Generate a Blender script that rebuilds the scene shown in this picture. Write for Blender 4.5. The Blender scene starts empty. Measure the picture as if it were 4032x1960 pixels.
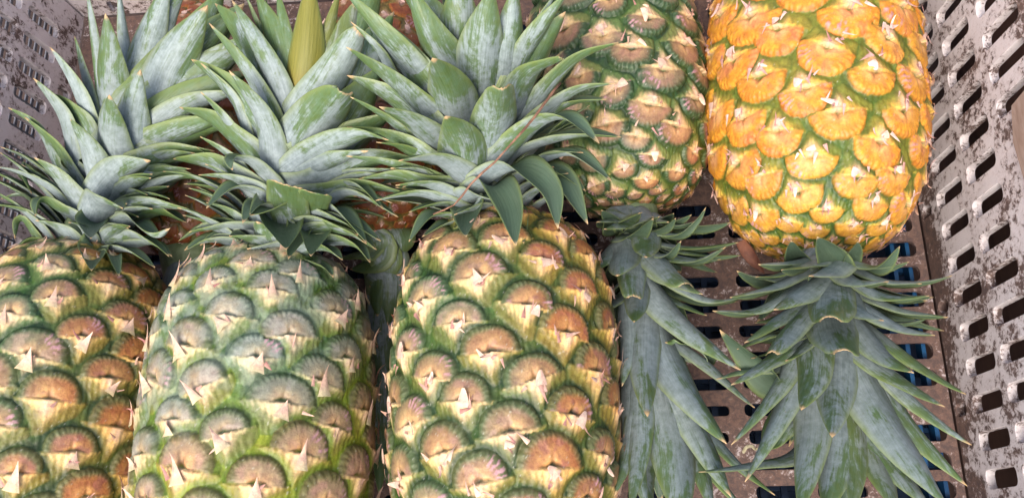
import bpy, math, random
import numpy as np
from mathutils import Matrix, Vector

random.seed(7)
SC = bpy.context.scene
COL = SC.collection

# ---------------------------------------------------------------- camera
F_PX, CAM_H = 3540.0, 0.575
PW, PH = 4032.0, 1960.0
_d = np.array([384., -1200., -3540.])
_Z = -_d / np.linalg.norm(_d)
_y = np.array([-149., 10400., -3540.])
_Y = _y - _Z * (_y @ _Z)
_Y /= np.linalg.norm(_Y)
_X = np.cross(_Y, _Z)
ROT = np.array([_X, _Y, _Z])            # world from camera
CAMPOS = np.array([0., 0., CAM_H])
cam_data = bpy.data.cameras.new('camera')
cam = bpy.data.objects.new('camera', cam_data)
COL.objects.link(cam)
cam_data.sensor_width = 36.0
cam_data.lens = 36.0 * F_PX / PW
cam_data.clip_start = 0.01
cam_data.clip_end = 200.0
M = Matrix([list(ROT[i]) + [CAMPOS[i]] for i in range(3)] + [[0, 0, 0, 1]])
cam.matrix_world = M
SC.camera = cam

# ---------------------------------------------------------------- light
SUN_EL, SUN_AZ = math.radians(54), math.radians(200)   # azimuth from +Y towards +X
world = bpy.data.worlds.new('World')
SC.world = world
world.use_nodes = True
wn = world.node_tree.nodes
sky = wn.new('ShaderNodeTexSky')
sky.sky_type = 'NISHITA'
sky.sun_disc = False
sky.sun_elevation = SUN_EL
sky.sun_rotation = SUN_AZ
sky.air_density = 1.0
sky.dust_density = 6.0
sky.ozone_density = 0.3
world.node_tree.links.new(sky.outputs[0], wn['Background'].inputs[0])
wn['Background'].inputs[1].default_value = 0.15
sun_data = bpy.data.lights.new('sun', 'SUN')
sun_data.energy = 1.15
sun_data.angle = math.radians(35)
sun_data.color = (1.0, 0.96, 0.92)
sun = bpy.data.objects.new('sun', sun_data)
COL.objects.link(sun)
sdir = Vector((math.sin(SUN_AZ) * math.cos(SUN_EL), math.cos(SUN_AZ) * math.cos(SUN_EL), math.sin(SUN_EL)))
sun.rotation_euler = sdir.to_track_quat('Z', 'Y').to_euler()
sun.location = (-0.5, 0.8, 2.0)
SC.view_settings.view_transform = 'Standard'
SC.view_settings.look = 'None'
SC.view_settings.gamma = 1.0
SC.view_settings.use_curve_mapping = False
SC.view_settings.exposure = 0.84


# ---------------------------------------------------------------- helpers
def unproject(px, py, z):
    r = ROT @ np.array([px - PW / 2, -(py - PH / 2), -F_PX])
    return CAMPOS + r * ((z - CAM_H) / r[2])


def lin(c, k=1.0):
    c = np.asarray(c, float) / 255.0
    return np.where(c <= 0.04045, c / 12.92, ((c + 0.055) / 1.055) ** 2.4) * k


def vnoise(P, scale, seed=0):
    """value noise, P (N,3) -> 0..1"""
    Q = P * scale + seed * 17.31
    I = np.floor(Q).astype(np.int64)
    Fr = Q - I
    Fr = Fr * Fr * (3 - 2 * Fr)
    out = np.zeros(len(P))
    for dx in (0, 1):
        for dy in (0, 1):
            for dz in (0, 1):
                h = (I[:, 0] + dx) * 374761393 + (I[:, 1] + dy) * 668265263 + (I[:, 2] + dz) * 2147483647 + seed * 1013
                h = (h ^ (h >> 13)) * 1274126177
                h = (h ^ (h >> 16)) & 0xFFFF
                w = (Fr[:, 0] if dx else 1 - Fr[:, 0]) * (Fr[:, 1] if dy else 1 - Fr[:, 1]) * (Fr[:, 2] if dz else 1 - Fr[:, 2])
                out += w * h / 65535.0
    return out


def fbm(P, scale, seed=0, octs=3):
    s = 0.0
    a, t = 1.0, 0.0
    for o in range(octs):
        s = s + a * vnoise(P, scale * 2 ** o, seed + o)
        t += a
        a *= 0.55
    return s / t


def sstep(a, b, x):
    t = np.clip((x - a) / (b - a), 0, 1)
    return t * t * (3 - 2 * t)


def mix(a, b, t):
    return a + (b - a) * t


def mesh_obj(name, verts, faces, mat, parent=None, smooth=True):
    me = bpy.data.meshes.new(name)
    me.from_pydata([tuple(v) for v in verts], [], [tuple(int(i) for i in f_) for f_ in faces])
    if smooth:
        me.polygons.foreach_set('use_smooth', [True] * len(me.polygons))
    me.materials.append(mat)
    ob = bpy.data.objects.new(name, me)
    COL.objects.link(ob)
    if parent:
        ob.parent = parent
    return ob


def fast_mesh(name, V, Q, T=None):
    """numpy quads (and triangles) to a mesh"""
    me = bpy.data.meshes.new(name)
    nq = len(Q)
    nt = 0 if T is None else len(T)
    me.vertices.add(len(V))
    me.vertices.foreach_set('co', V.astype(np.float32).ravel())
    idx = Q.astype(np.int32).ravel()
    if nt:
        idx = np.concatenate([idx, T.astype(np.int32).ravel()])
    me.loops.add(len(idx))
    me.loops.foreach_set('vertex_index', idx)
    me.polygons.add(nq + nt)
    st = np.concatenate([np.arange(nq) * 4, nq * 4 + np.arange(nt) * 3]).astype(np.int32)
    me.polygons.foreach_set('loop_start', st)
    me.polygons.foreach_set('use_smooth', np.ones(nq + nt, bool))
    me.update(calc_edges=True)
    me.validate()
    return me


def empty(name, loc, label, cat, group=None):
    o = bpy.data.objects.new(name, None)
    COL.objects.link(o)
    o.location = loc
    o.empty_display_size = 0.02
    o['label'] = label
    o['category'] = cat
    if group:
        o['group'] = group
    return o


class NT:
    """tiny node-graph helper"""

    def __init__(self, name):
        self.m = bpy.data.materials.new(name)
        self.m.use_nodes = True
        self.t = self.m.node_tree
        self.b = self.t.nodes['Principled BSDF']

    def n(self, typ, **kw):
        nd = self.t.nodes.new(typ)
        for k, v in kw.items():
            setattr(nd, k, v)
        return nd

    def l(self, a, b):
        self.t.links.new(a, b)

    def val(self, sock, v):
        if isinstance(v, bpy.types.NodeSocket):
            self.l(v, sock)
        else:
            sock.default_value = v

    def math(self, op, a, b=0.0, c=0.0, clamp=False):
        nd = self.n('ShaderNodeMath', operation=op, use_clamp=clamp)
        self.val(nd.inputs[0], a)
        self.val(nd.inputs[1], b)
        self.val(nd.inputs[2], c)
        return nd.outputs[0]

    def ramp(self, x, lo, hi):
        nd = self.n('ShaderNodeMapRange', interpolation_type='SMOOTHSTEP')
        self.val(nd.inputs[0], x)
        nd.inputs[1].default_value = lo
        nd.inputs[2].default_value = hi
        return nd.outputs[0]

    def mix(self, f_, a, b, blend='MIX'):
        nd = self.n('ShaderNodeMix', data_type='RGBA', blend_type=blend)
        self.val(nd.inputs[0], f_)
        for i, v in ((6, a), (7, b)):
            if isinstance(v, bpy.types.NodeSocket):
                self.l(v, nd.inputs[i])
            else:
                nd.inputs[i].default_value = tuple(v) + (1.0,)
        return nd.outputs[2]

    def noise(self, vec, scale, detail=3.0, rough=0.55, dist=0.0):
        nd = self.n('ShaderNodeTexNoise')
        if vec is not None:
            self.l(vec, nd.inputs['Vector'])
        nd.inputs['Scale'].default_value = scale
        nd.inputs['Detail'].default_value = detail
        nd.inputs['Roughness'].default_value = rough
        nd.inputs['Distortion'].default_value = dist
        return nd.outputs[0]

    def mapping(self, vec, scale):
        nd = self.n('ShaderNodeMapping')
        self.l(vec, nd.inputs[0])
        nd.inputs['Scale'].default_value = scale
        return nd.outputs[0]

    def attr(self, name):
        nd = self.n('ShaderNodeAttribute', attribute_name=name)
        return nd

    def bump(self, h, strength, dist):
        nd = self.n('ShaderNodeBump')
        self.l(h, nd.inputs['Height'])
        nd.inputs['Strength'].default_value = strength
        nd.inputs['Distance'].default_value = dist
        self.l(nd.outputs[0], self.b.inputs['Normal'])


# ---------------------------------------------------------------- materials
def mat_plastic(name, dirt, pale=(216, 209, 212), corner=0.0):
    g = NT(name)
    oc = g.n('ShaderNodeTexCoord').outputs['Object']
    n1 = g.noise(oc, 38, 5, 0.6, 0.3)
    n2 = g.noise(oc, 250, 8, 0.74, 0.4)
    n3 = g.noise(oc, 900, 3, 0.6)
    s = g.math('ADD', g.math('MULTIPLY', n1, 0.44), g.math('MULTIPLY', n2, 0.56))
    s = g.math('ADD', s, g.math('MULTIPLY', g.math('SUBTRACT', n3, 0.5), 0.1))
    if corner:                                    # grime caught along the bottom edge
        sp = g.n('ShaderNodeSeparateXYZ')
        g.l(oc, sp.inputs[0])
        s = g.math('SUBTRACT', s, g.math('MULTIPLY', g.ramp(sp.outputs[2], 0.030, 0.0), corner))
    m1 = g.ramp(s, dirt + 0.035, dirt - 0.035)
    film = g.ramp(s, dirt + 0.11, dirt - 0.04)
    base = g.mix(g.noise(oc, 60, 4), lin(pale, 0.9), lin((234, 229, 232), 0.9))
    base = g.mix(g.math('MULTIPLY', film, 0.35), base, lin((150, 126, 116), 0.9))
    br = g.mix(g.ramp(n2, 0.35, 0.65), lin((66, 45, 40), 0.85), lin((118, 86, 70), 0.85))
    c = g.mix(g.math('MULTIPLY', m1, 0.9), base, br)
    g.l(c, g.b.inputs['Base Color'])
    g.l(g.math('ADD', 0.38, g.math('MULTIPLY', m1, 0.4)), g.b.inputs['Roughness'])
    h = g.math('ADD', g.math('MULTIPLY', m1, 0.5), g.math('MULTIPLY', n3, 0.6))
    g.bump(h, 0.35, 0.001)
    return g.m


def mat_simple(name, c1, c2, scale, rough, stretch=(1, 1, 1), bump=0.3):
    g = NT(name)
    oc = g.mapping(g.n('ShaderNodeTexCoord').outputs['Object'], stretch)
    n1 = g.noise(oc, scale, 5, 0.65, 0.5)
    g.l(g.mix(g.ramp(n1, 0.3, 0.7), lin(c1, 0.9), lin(c2, 0.9)), g.b.inputs['Base Color'])
    g.b.inputs['Roughness'].default_value = rough
    g.bump(n1, bump, 0.001)
    return g.m


def mat_fruit():
    g = NT('pineapple_rind')
    col = g.attr('Col').outputs['Color']
    oc = g.n('ShaderNodeTexCoord').outputs['Object']
    n1 = g.noise(oc, 260, 5, 0.65)
    n2 = g.noise(oc, 900, 3, 0.6)
    v = g.math('ADD', g.math('MULTIPLY', n1, 0.7), g.math('MULTIPLY', n2, 0.3))
    hsv = g.n('ShaderNodeHueSaturation')
    g.l(col, hsv.inputs['Color'])
    g.l(g.math('ADD', 0.2, g.math('MULTIPLY', v, 1.65)), hsv.inputs['Value'])
    g.l(g.math('ADD', 0.47, g.math('MULTIPLY', n1, 0.06)), hsv.inputs['Hue'])
    g.l(hsv.outputs[0], g.b.inputs['Base Color'])
    g.l(g.math('ADD', 0.3, g.math('MULTIPLY', n2, 0.3)), g.b.inputs['Roughness'])
    g.b.inputs['Specular IOR Level'].default_value = 0.45
    g.bump(v, 0.5, 0.0012)
    return g.m


def mat_leaf():
    g = NT('crown_leaf')
    uvn = g.n('ShaderNodeUVMap', uv_map='UVMap').outputs[0]      # metres across / along + leaf offset
    v = g.attr('along').outputs['Fac']
    side = g.attr('inner').outputs['Fac']
    edge = g.attr('edge').outputs['Fac']
    green = g.attr('green').outputs['Fac']
    olive = g.attr('olive').outputs['Fac']
    st = g.mapping(uvn, (1.0, 0.3, 1.0))
    n1 = g.noise(st, 75, 8, 0.70, 1.0)
    n2 = g.noise(g.mapping(uvn, (1, 0.035, 1)), 1100, 3, 0.6)
    n3 = g.noise(g.mapping(uvn, (1, 0.7, 1)), 300, 4, 0.65)
    # wax bloom rubbed off in streaks, more towards the tip
    thr = g.math('ADD', 0.345, g.math('MULTIPLY', v, 0.20))
    thr = g.math('ADD', thr, g.math('MULTIPLY', green, 0.2))
    s = g.math('ADD', g.math('MULTIPLY', n1, 0.72), g.math('MULTIPLY', n2, 0.16))
    s = g.math('ADD', s, g.math('MULTIPLY', n3, 0.12))
    dlt = g.math('SUBTRACT', s, thr)
    bloom = g.math('ADD', g.math('MULTIPLY', g.ramp(dlt, -0.035, 0.03), 0.6), g.math('MULTIPLY', g.ramp(dlt, -0.14, 0.12), 0.4))
    bloom = g.math('MULTIPLY', bloom, g.math('ADD', 0.8, g.math('MULTIPLY', n3, 0.25)))
    gr = g.mix(n2, lin((66, 92, 44), 0.85), lin((116, 138, 80), 0.85))
    gr = g.mix(g.ramp(n3, 0.3, 0.7), gr, lin((92, 122, 82), 0.85))
    pv = g.ramp(g.math('ADD', g.math('MULTIPLY', n3, 0.65), g.math('MULTIPLY', n2, 0.35)), 0.26, 0.74)
    pale = g.mix(pv, lin((108, 124, 135), 0.9), lin((174, 188, 197), 0.9))
    pale = g.mix(g.math('MULTIPLY', v, 0.45), pale, lin((150, 168, 152), 0.9))
    rnd = g.n('ShaderNodeObjectInfo').outputs['Random']
    pale = g.mix(g.math('MULTIPLY', rnd, 0.35), pale, lin((120, 130, 132), 0.9))
    outer = g.mix(bloom, gr, pale)
    dk = g.mix(n2, lin((56, 78, 56), 0.8), lin((104, 124, 104), 0.8))
    dk = g.mix(g.ramp(n1, 0.35, 0.7), dk, lin((82, 106, 86), 0.8))
    c = g.mix(side, outer, dk)
    ol = g.mix(n2, lin((96, 104, 40), 0.85), lin((152, 146, 70), 0.85))
    ol = g.mix(g.ramp(v, 0.55, 0.15), ol, lin((160, 120, 58), 0.85))
    c = g.mix(olive, c, ol)
    c = g.mix(g.math('MULTIPLY', edge, 0.65), c, lin((140, 156, 92), 0.85))
    tip = g.ramp(g.math('ADD', v, g.math('MULTIPLY', g.math('SUBTRACT', n1, 0.5), 0.16)), 0.95, 0.985)
    c = g.mix(tip, c, lin((196, 168, 126), 0.85))
    spk = g.ramp(g.noise(uvn, 420, 4, 0.7), 0.66, 0.72)
    c = g.mix(g.math('MULTIPLY', spk, 0.5), c, lin((132, 120, 84), 0.85))
    g.l(c, g.b.inputs['Base Color'])
    g.l(g.math('ADD', 0.36, g.math('MULTIPLY', bloom, 0.22)), g.b.inputs['Roughness'])
    g.b.inputs['Specular IOR Level'].default_value = 0.4
    g.bump(g.math('ADD', n2, g.math('MULTIPLY', n3, 0.5)), 0.45, 0.0008)
    return g.m


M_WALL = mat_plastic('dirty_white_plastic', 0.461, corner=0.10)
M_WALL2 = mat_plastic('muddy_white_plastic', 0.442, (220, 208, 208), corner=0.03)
M_FLOOR = mat_plastic('muddy_floor_plastic', 0.575, (180, 164, 168))
M_BLUE = mat_simple('blue_plastic', (16, 60, 102), (24, 84, 130), 60, 0.4)
M_BLUE_SHADED = mat_simple('shaded_blue_plastic', (18, 40, 70), (26, 54, 88), 60, 0.5)  # same blue crate with the shade under the floor put into its colour
M_GROUND = mat_simple('trodden_earth', (50, 38, 35), (74, 58, 52), 30, 0.9)
M_PATCH = mat_simple('brown_weathered_film', (126, 98, 82), (188, 170, 160), 60, 0.8, (1, 0.25, 1))
M_SHADE_BLOCK = mat_simple('shade_block_brown', (96, 74, 68), (124, 96, 86), 40, 0.85, (1, 0.2, 1))  # for the added block behind the right wall's slots
M_MESH = mat_simple('grey_net', (120, 122, 132), (150, 152, 160), 80, 0.6)
M_STALK = mat_simple('dry_stalk', (104, 72, 58), (158, 118, 96), 200, 0.8)
M_SCRAP = mat_simple('pale_dry_leaf', (176, 166, 130), (216, 208, 176), 300, 0.8)
M_DRY = mat_simple('dry_leaf', (84, 46, 36), (136, 88, 66), 120, 0.7, (1, 0.3, 1))
M_RIND = mat_fruit()
M_LEAF = mat_leaf()


# ---------------------------------------------------------------- setting
def slotted_panel(name, rect, holes, thick, frame, mat, parent, bevel=0.0003, rnd_=0.7):
    """a flat panel with stadium-shaped slots; frame = 4x4 that maps panel xy to the scene"""
    cu = bpy.data.curves.new(name, 'CURVE')
    cu.dimensions = '2D'
    cu.fill_mode = 'BOTH'
    cu.extrude = thick / 2
    cu.bevel_depth = bevel
    cu.bevel_resolution = 2

    def poly(pts):
        sp = cu.splines.new('POLY')
        sp.points.add(len(pts) - 1)
        for p, q in zip(sp.points, pts):
            p.co = (q[0], q[1], 0, 1)
        sp.use_cyclic_u = True
        sp.use_smooth = False
    x0, x1, y0, y1 = rect
    poly([(x0, y0), (x1, y0), (x1, y1), (x0, y1)])
    for (cx, cy, hx, hy) in holes:
        r = min(hx, hy) * rnd_
        pts = []
        for qx, qy, a0 in ((1, 1, 0), (-1, 1, 90), (-1, -1, 180), (1, -1, 270)):
            for k in range(6):
                a = math.radians(a0 + 90 * k / 5)
                pts.append((cx + qx * (hx - r) + r * math.cos(a), cy + qy * (hy - r) + r * math.sin(a)))
        poly(pts)
    tmp = bpy.data.objects.new(name + '_curve', cu)
    COL.objects.link(tmp)
    bpy.context.view_layer.update()
    me = bpy.data.meshes.new_from_object(tmp.evaluated_get(bpy.context.evaluated_depsgraph_get()))
    bpy.data.objects.remove(tmp)
    me.materials.clear()
    me.materials.append(mat)
    me.transform(frame)
    ob = bpy.data.objects.new(name, me)
    COL.objects.link(ob)
    if parent:
        ob.parent = parent
    return ob


def box(name, x0, x1, y0, y1, z0, z1, mat, parent=None):
    V = [(x, y, z) for x in (x0, x1) for y in (y0, y1) for z in (z0, z1)]
    Fq = [(0, 1, 3, 2), (4, 6, 7, 5), (0, 4, 5, 1), (2, 3, 7, 6), (0, 2, 6, 4), (1, 5, 7, 3)]
    return mesh_obj(name, V, Fq, mat, parent, smooth=False)


def boxes(name, lst, mat, parent=None):
    V, Fq = [], []
    for (x0, x1, y0, y1, z0, z1) in lst:
        b = len(V)
        V += [(x, y, z) for x in (x0, x1) for y in (y0, y1) for z in (z0, z1)]
        Fq += [tuple(b + i for i in q) for q in [(0, 1, 3, 2), (4, 6, 7, 5), (0, 4, 5, 1), (2, 3, 7, 6), (0, 2, 6, 4), (1, 5, 7, 3)]]
    return mesh_obj(name, V, Fq, mat, parent, smooth=False)


XL, XR, Y0, Y1 = -0.392, 0.2125, -0.12, 0.405
WALL_H, LEAN = 0.23, math.radians(6)
ground = box('ground', -60, 60, -60, 60, -0.5, -0.25, M_GROUND)
ground['kind'] = 'structure'

crate = empty('plastic_crate', (0, 0, 0), 'dirty white plastic crate with slotted walls holding the pineapples', 'crate')
fholes = []
hr = random.Random(3)
for i in range(-11, 5):
    for j in range(-8, 19):
        cx, cy = 0.065 + 0.038 * i, 0.084 + 0.0168 * j
        if XL + 0.02 < cx < XR - 0.014 and Y0 + 0.02 < cy < Y1 - 0.02:
            if hr.random() > 0.07:
                fholes.append((cx + hr.uniform(-.0008, .0008), cy, 0.0155 - hr.random() ** 2 * 0.004, 0.0047 - hr.random() ** 2 * 0.0014))
fholes = [h_ if h_[0] < 0.17 else (0.1875, h_[1], 0.0195, 0.0055) for h_ in fholes]
slotted_panel('crate_floor', (XL + 0.001, XR - 0.001, Y0 + 0.001, Y1 - 0.001), fholes, 0.003,
              Matrix.Translation((0, 0, -0.0025)), M_FLOOR, crate, rnd_=0.8)


def wall_holes(u0, u1, phase, skip=None):
    hs = []
    zrows = [(0.0395, 0.0165), (0.0785, 0.0165), (0.123, 0.0185), (0.168, 0.0185), (0.212, 0.0165)]
    for j in range(-6, 24):
        u = phase + 0.0212 * j
        if not (u0 + 0.02 < u < u1 - 0.02):
            continue
        if j % 3 == 0:
            hs.append((u, 0.0085, 0.0042, 0.0065))
        for k, (zc, hz) in enumerate(zrows):
            if skip and skip(u, zc):
                continue
            hs.append((u, zc + (0.006 if k == 2 else 0) * 0, 0.0056, hz))
    return hs


def frame_x(x0, lean):
    # panel x -> world y, panel y -> up the wall, panel z -> normal
    up_ = Vector((math.sin(lean), 0, math.cos(lean)))
    yy = Vector((0, 1, 0))
    nn = yy.cross(up_)
    return Matrix([[yy[i], up_[i], nn[i], (x0, 0, 0)[i]] for i in range(3)] + [[0, 0, 0, 1]])


skipR = lambda u, z: 0.13 < u < 0.225 and z > 0.10
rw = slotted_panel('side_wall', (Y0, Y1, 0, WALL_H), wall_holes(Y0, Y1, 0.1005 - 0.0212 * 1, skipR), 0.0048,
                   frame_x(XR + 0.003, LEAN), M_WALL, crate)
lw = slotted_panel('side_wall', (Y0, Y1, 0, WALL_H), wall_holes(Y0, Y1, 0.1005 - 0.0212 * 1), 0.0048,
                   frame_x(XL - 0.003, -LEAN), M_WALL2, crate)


def frame_y(y0, lean):
    up_ = Vector((0, math.sin(lean), math.cos(lean)))
    xx = Vector((1, 0, 0))
    nn = xx.cross(up_)
    return Matrix([[xx[i], up_[i], nn[i], (0, y0, 0)[i]] for i in range(3)] + [[0, 0, 0, 1]])


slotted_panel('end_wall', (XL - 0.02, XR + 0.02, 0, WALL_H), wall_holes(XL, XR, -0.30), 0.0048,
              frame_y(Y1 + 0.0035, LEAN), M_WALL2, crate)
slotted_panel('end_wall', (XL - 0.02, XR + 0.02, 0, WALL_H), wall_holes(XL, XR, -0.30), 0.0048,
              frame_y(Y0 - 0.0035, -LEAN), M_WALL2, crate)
# brown worn film stuck on the right wall
pf = frame_x(XR - 0.0012, LEAN)
pv = []
outl = [(0.128, 0.122), (0.15, 0.119), (0.176, 0.121), (0.203, 0.118), (0.222, 0.123), (0.226, 0.15), (0.221, 0.185), (0.19, 0.19), (0.15, 0.187), (0.131, 0.18), (0.126, 0.15)]
for off in (0, -0.0012):
    pv += [tuple(pf @ Vector((a, b, off))) for a, b in outl]
nO = len(outl)
pfaces = [tuple(range(nO)), tuple(range(2 * nO - 1, nO - 1, -1))] + [(i, (i + 1) % nO, nO + (i + 1) % nO, nO + i) for i in range(nO)]
mesh_obj('worn_film', pv, pfaces, M_PATCH, crate, smooth=False)

# fine net stretched outside the left wall
net = []
for k in range(60):
    yk = Y0 + 0.0075 * k
    net.append((-0.0008, 0.0008, yk - 0.0007, yk + 0.0007, 0.0, WALL_H))
for k in range(44):
    zk = 0.006 * k
    net.append((-0.0006, 0.0006, Y0, Y1, zk - 0.0011, zk + 0.0011))
nb = boxes('net', net, M_MESH, None)
nb.data.transform(Matrix.Translation((XL - 0.022, 0, 0)) @ Matrix.Rotation(-LEAN, 4, 'Y'))
nb['label'] = 'grey net with fine square cells outside the left crate wall'
nb['category'] = 'net'

shade_block = box('slot_shade_block', 0.262, 0.62, -0.2, 0.6, -0.25, 0.22, M_SHADE_BLOCK)  # added block that keeps the view through the right wall's slots dark
shade_block['label'] = 'dark brown block added outside the right crate wall to darken its slots'
shade_block['category'] = 'light blocker'

blue = empty('blue_crate', (0, 0, -0.2), 'blue plastic crate seen through the slots under the white crate', 'crate')
bars = []
k = 0
x = XL + 0.01
while x < XR - 0.03:
    bars.append((x - 0.002, x + 0.002, Y0, Y1, 0.168, 0.172))
    x += 0.013
bars += [(XL, XR, y - 0.003, y + 0.003, 0.163, 0.1675) for y in np.arange(Y0 + 0.02, Y1, 0.035)]
boxes('slatted_base', bars, M_BLUE_SHADED, blue)
boxes('base_tray', [(XL - 0.01, XR + 0.01, Y0 - 0.01, Y1 + 0.01, 0.135, 0.14)], M_BLUE_SHADED, blue)
rim = [(0.1925 + 0.0095 * i, 0.195 + 0.0095 * i, Y0, Y1, 0.183, 0.1935) for i in range(2)]
rim += [(0.188, 0.208, y, y + 0.003, 0.176, 0.182) for y in np.arange(Y0, Y1, 0.021)]
boxes('rim', rim, M_BLUE, blue)


# ---------------------------------------------------------------- fruit
GOLD = math.pi * (3 - math.sqrt(5))


def make_fruit(parent, org, C, ax, L, R, pal, mirror=1, seed=0, p=2.7, taper=0.0, res=(520, 360), tip=None, hk=0.0262, roll=0.0):
    """C centre, ax unit axis towards the crown (world), vertices relative to org"""
    rng = np.random.default_rng(seed)
    ey = np.array(ax) / np.linalg.norm(ax)
    up_ = np.array([0, 0, 1.])
    ex = np.cross(ey, up_)
    ex /= np.linalg.norm(ex)
    ez = np.cross(ex, ey)
    # profile, resampled by arc length
    al = np.linspace(-math.pi / 2, math.pi / 2, 1200)
    yy = L / 2 * np.sign(np.sin(al)) * np.abs(np.sin(al)) ** (2 / p)
    rr = R * np.abs(np.cos(al)) ** (2 / p)
    rr = rr * (1 + taper * yy / (L / 2))
    seg = np.hypot(np.diff(yy), np.diff(rr))
    s = np.concatenate([[0], np.cumsum(seg)])
    Ns = res[1]
    sv = np.linspace(0, s[-1], Ns)
    Yp = np.interp(sv, s, yy)
    Rp = np.interp(sv, s, rr)
    Tn = np.gradient(np.stack([Yp, Rp], 1), sv, axis=0)
    Tn /= np.linalg.norm(Tn, axis=1)[:, None]
    Reff = np.maximum(Rp, 0.5 * R)
    dnds = 1.0 / (hk * Reff)          # per arc length; axial step of the spiral
    nS = np.concatenate([[0], np.cumsum((dnds[1:] + dnds[:-1]) / 2 * np.diff(sv))])
    Ntot = int(nS[-1])
    th = np.concatenate([np.linspace(-1.9, 1.9, int(res[0] * 0.8), endpoint=False), np.linspace(1.9, 2 * math.pi - 1.9, res[0] - int(res[0] * 0.8), endpoint=False)])
    Nt = len(th)
    TH, SI = np.meshgrid(th, np.arange(Ns), indexing='xy')
    TH = TH.ravel()
    SI = SI.ravel()
    nv = nS[SI]
    Rv = Reff[SI]
    dn = dnds[SI]
    a = np.sqrt(2 * math.pi * Rv / dn)
    # lattice of fruitlets
    J = np.arange(-40, Ntot + 40)
    tj = mirror * GOLD * J + roll + rng.normal(0, 0.035, len(J))
    nj = J + rng.normal(0, 0.55, len(J))
    sz = 1 + rng.normal(0, 0.075, len(J))
    rot = rng.normal(0, 0.17, len(J))
    r1 = rng.random(len(J))
    r2 = rng.random(len(J))
    r3 = rng.random(len(J))
    d1 = np.full(len(TH), 9.0)
    d2 = np.full(len(TH), 9.0)
    bj = np.zeros(len(TH), int)
    bx = np.zeros(len(TH))
    by = np.zeros(len(TH))
    e1 = np.full(len(TH), 9.0)
    ej, exx, eyy = np.zeros(len(TH), int), np.zeros(len(TH)), np.zeros(len(TH))
    base = np.floor(nv).astype(int) + 40
    for m in range(-17, 18):
        j = np.clip(base + m, 0, len(J) - 1)
        du = TH - tj[j]
        du = (du + math.pi) % (2 * math.pi) - math.pi
        x_ = du * Rv / a
        y_ = (nv - nj[j]) / dn / a
        c_, s_ = np.cos(rot[j]), np.sin(rot[j])
        x_, y_ = (c_ * x_ + s_ * y_) / sz[j], (-s_ * x_ + c_ * y_) / sz[j]
        y_ = y_ - 0.02
        de = np.sqrt((x_ / 0.70) ** 2 + (np.maximum(y_, 0) / 0.62) ** 2)
        db = (np.abs(x_ / 0.70) ** 1.15 + np.abs(y_ / 0.66) ** 1.15) ** (1 / 1.15)
        d = np.where(y_ >= 0, de, db)
        new = d < d1
        d2 = np.where(new, d1, np.minimum(d2, d))
        d1 = np.where(new, d, d1)
        bj = np.where(new, j, bj)
        bx = np.where(new, x_, bx)
        by = np.where(new, y_, by)
        kx = pal.get('kx', 0.595) * (0.93 + 0.14 * r2[j])
        ky = pal.get('ky', 0.575) * (0.90 + 0.2 * r3[j])
        sk = x_ + 0.18 * (r1[j] - 0.5) * y_
        dq = np.where(y_ > -0.06, (np.abs(sk / kx) ** 2.3 + np.abs(np.maximum(y_, 0) / ky) ** 2.3) ** (1 / 2.3), 9.0)
        new = dq < e1
        e1 = np.where(new, dq, e1)
        ej = np.where(new, j, ej)
        exx = np.where(new, x_, exx)
        eyy = np.where(new, y_, eyy)
    # base surface points (local: x across, y axis, z up)
    Pl = np.stack([Rp[SI] * np.sin(TH), Yp[SI], Rp[SI] * np.cos(TH)], 1)
    Nl = np.stack([Tn[SI, 0] * np.sin(TH), -Tn[SI, 1], Tn[SI, 0] * np.cos(TH)], 1)
    nA = fbm(Pl, 90, seed + 3)
    nB = fbm(Pl, 330, seed + 5)
    nC = fbm(Pl, 1100, seed + 9, 2)
    nL = fbm(Pl, 22, seed + 11, 2)
    ew = e1 + (nB - 0.5) * 0.10 + (nC - 0.5) * 0.05
    yb = 0.0 - 0.02 * np.abs(exx) + 0.07 * np.exp(-(exx / 0.13) ** 2) + (nB - 0.5) * 0.11 + (nA - 0.5) * 0.10
    ine = (eyy > -0.055) * (e1 < 1.02)
    eye = ine * sstep(-0.035, 0.035, eyy - yb) * (1 - sstep(0.93, 0.99, ew))
    phi = np.arctan2(eyy, exx)
    gap = d2 - d1 + (nB - 0.5) * 0.07
    g = 1 - np.exp(-np.maximum(gap, 0) * 7.0)
    R1, R2, R3 = r1[ej], r2[ej], r3[ej]
    R1b, R3b = r1[bj], r3[bj]
    teeth = 0.5 + 0.5 * np.cos(phi * (22 + 10 * R1) + R2 * 6 + (nC - 0.5) * 3 + (nA - 0.5) * 14)
    rimb = sstep(0.62, 0.8, ew) * (1 - sstep(0.97, 1.03, ew))
    side = 1 - sstep(0.78, 1.02, e1)
    h_eye = 0.34 + 0.50 * np.sqrt(np.clip(side, 0, 1)) + 0.08 * (1 - np.clip(e1, 0, 1) ** 2) * (0.5 + 0.8 * (R2 - 0.3))
    h_eye += pal.get('teeth', 0.09) * rimb * (teeth - 0.5)
    h_eye -= 0.18 * np.exp(-((eyy - yb) / 0.06) ** 2) * np.exp(-(exx / 0.34) ** 2)
    h_eye -= 0.14 * np.exp(-(exx / 0.035) ** 2) * np.exp(-((eyy - 0.1) / 0.14) ** 2)
    ast = (np.abs(bx) / 0.70) ** 0.78 + (np.maximum(-by, 0) / 0.56) ** 0.78
    h_br = 0.32 + 0.78 * np.clip(1.08 - ast, 0, 1) ** 0.8 * (0.3 + 0.7 * g) + 0.16 * g
    h_br = np.where(by > 0, 0.30 + 0.35 * np.exp(-by / 0.08) * (np.abs(bx) < 0.66), h_br)
    h_br += 0.05 * np.sin(bx * 46 + nA * 9) * 0.6
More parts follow.
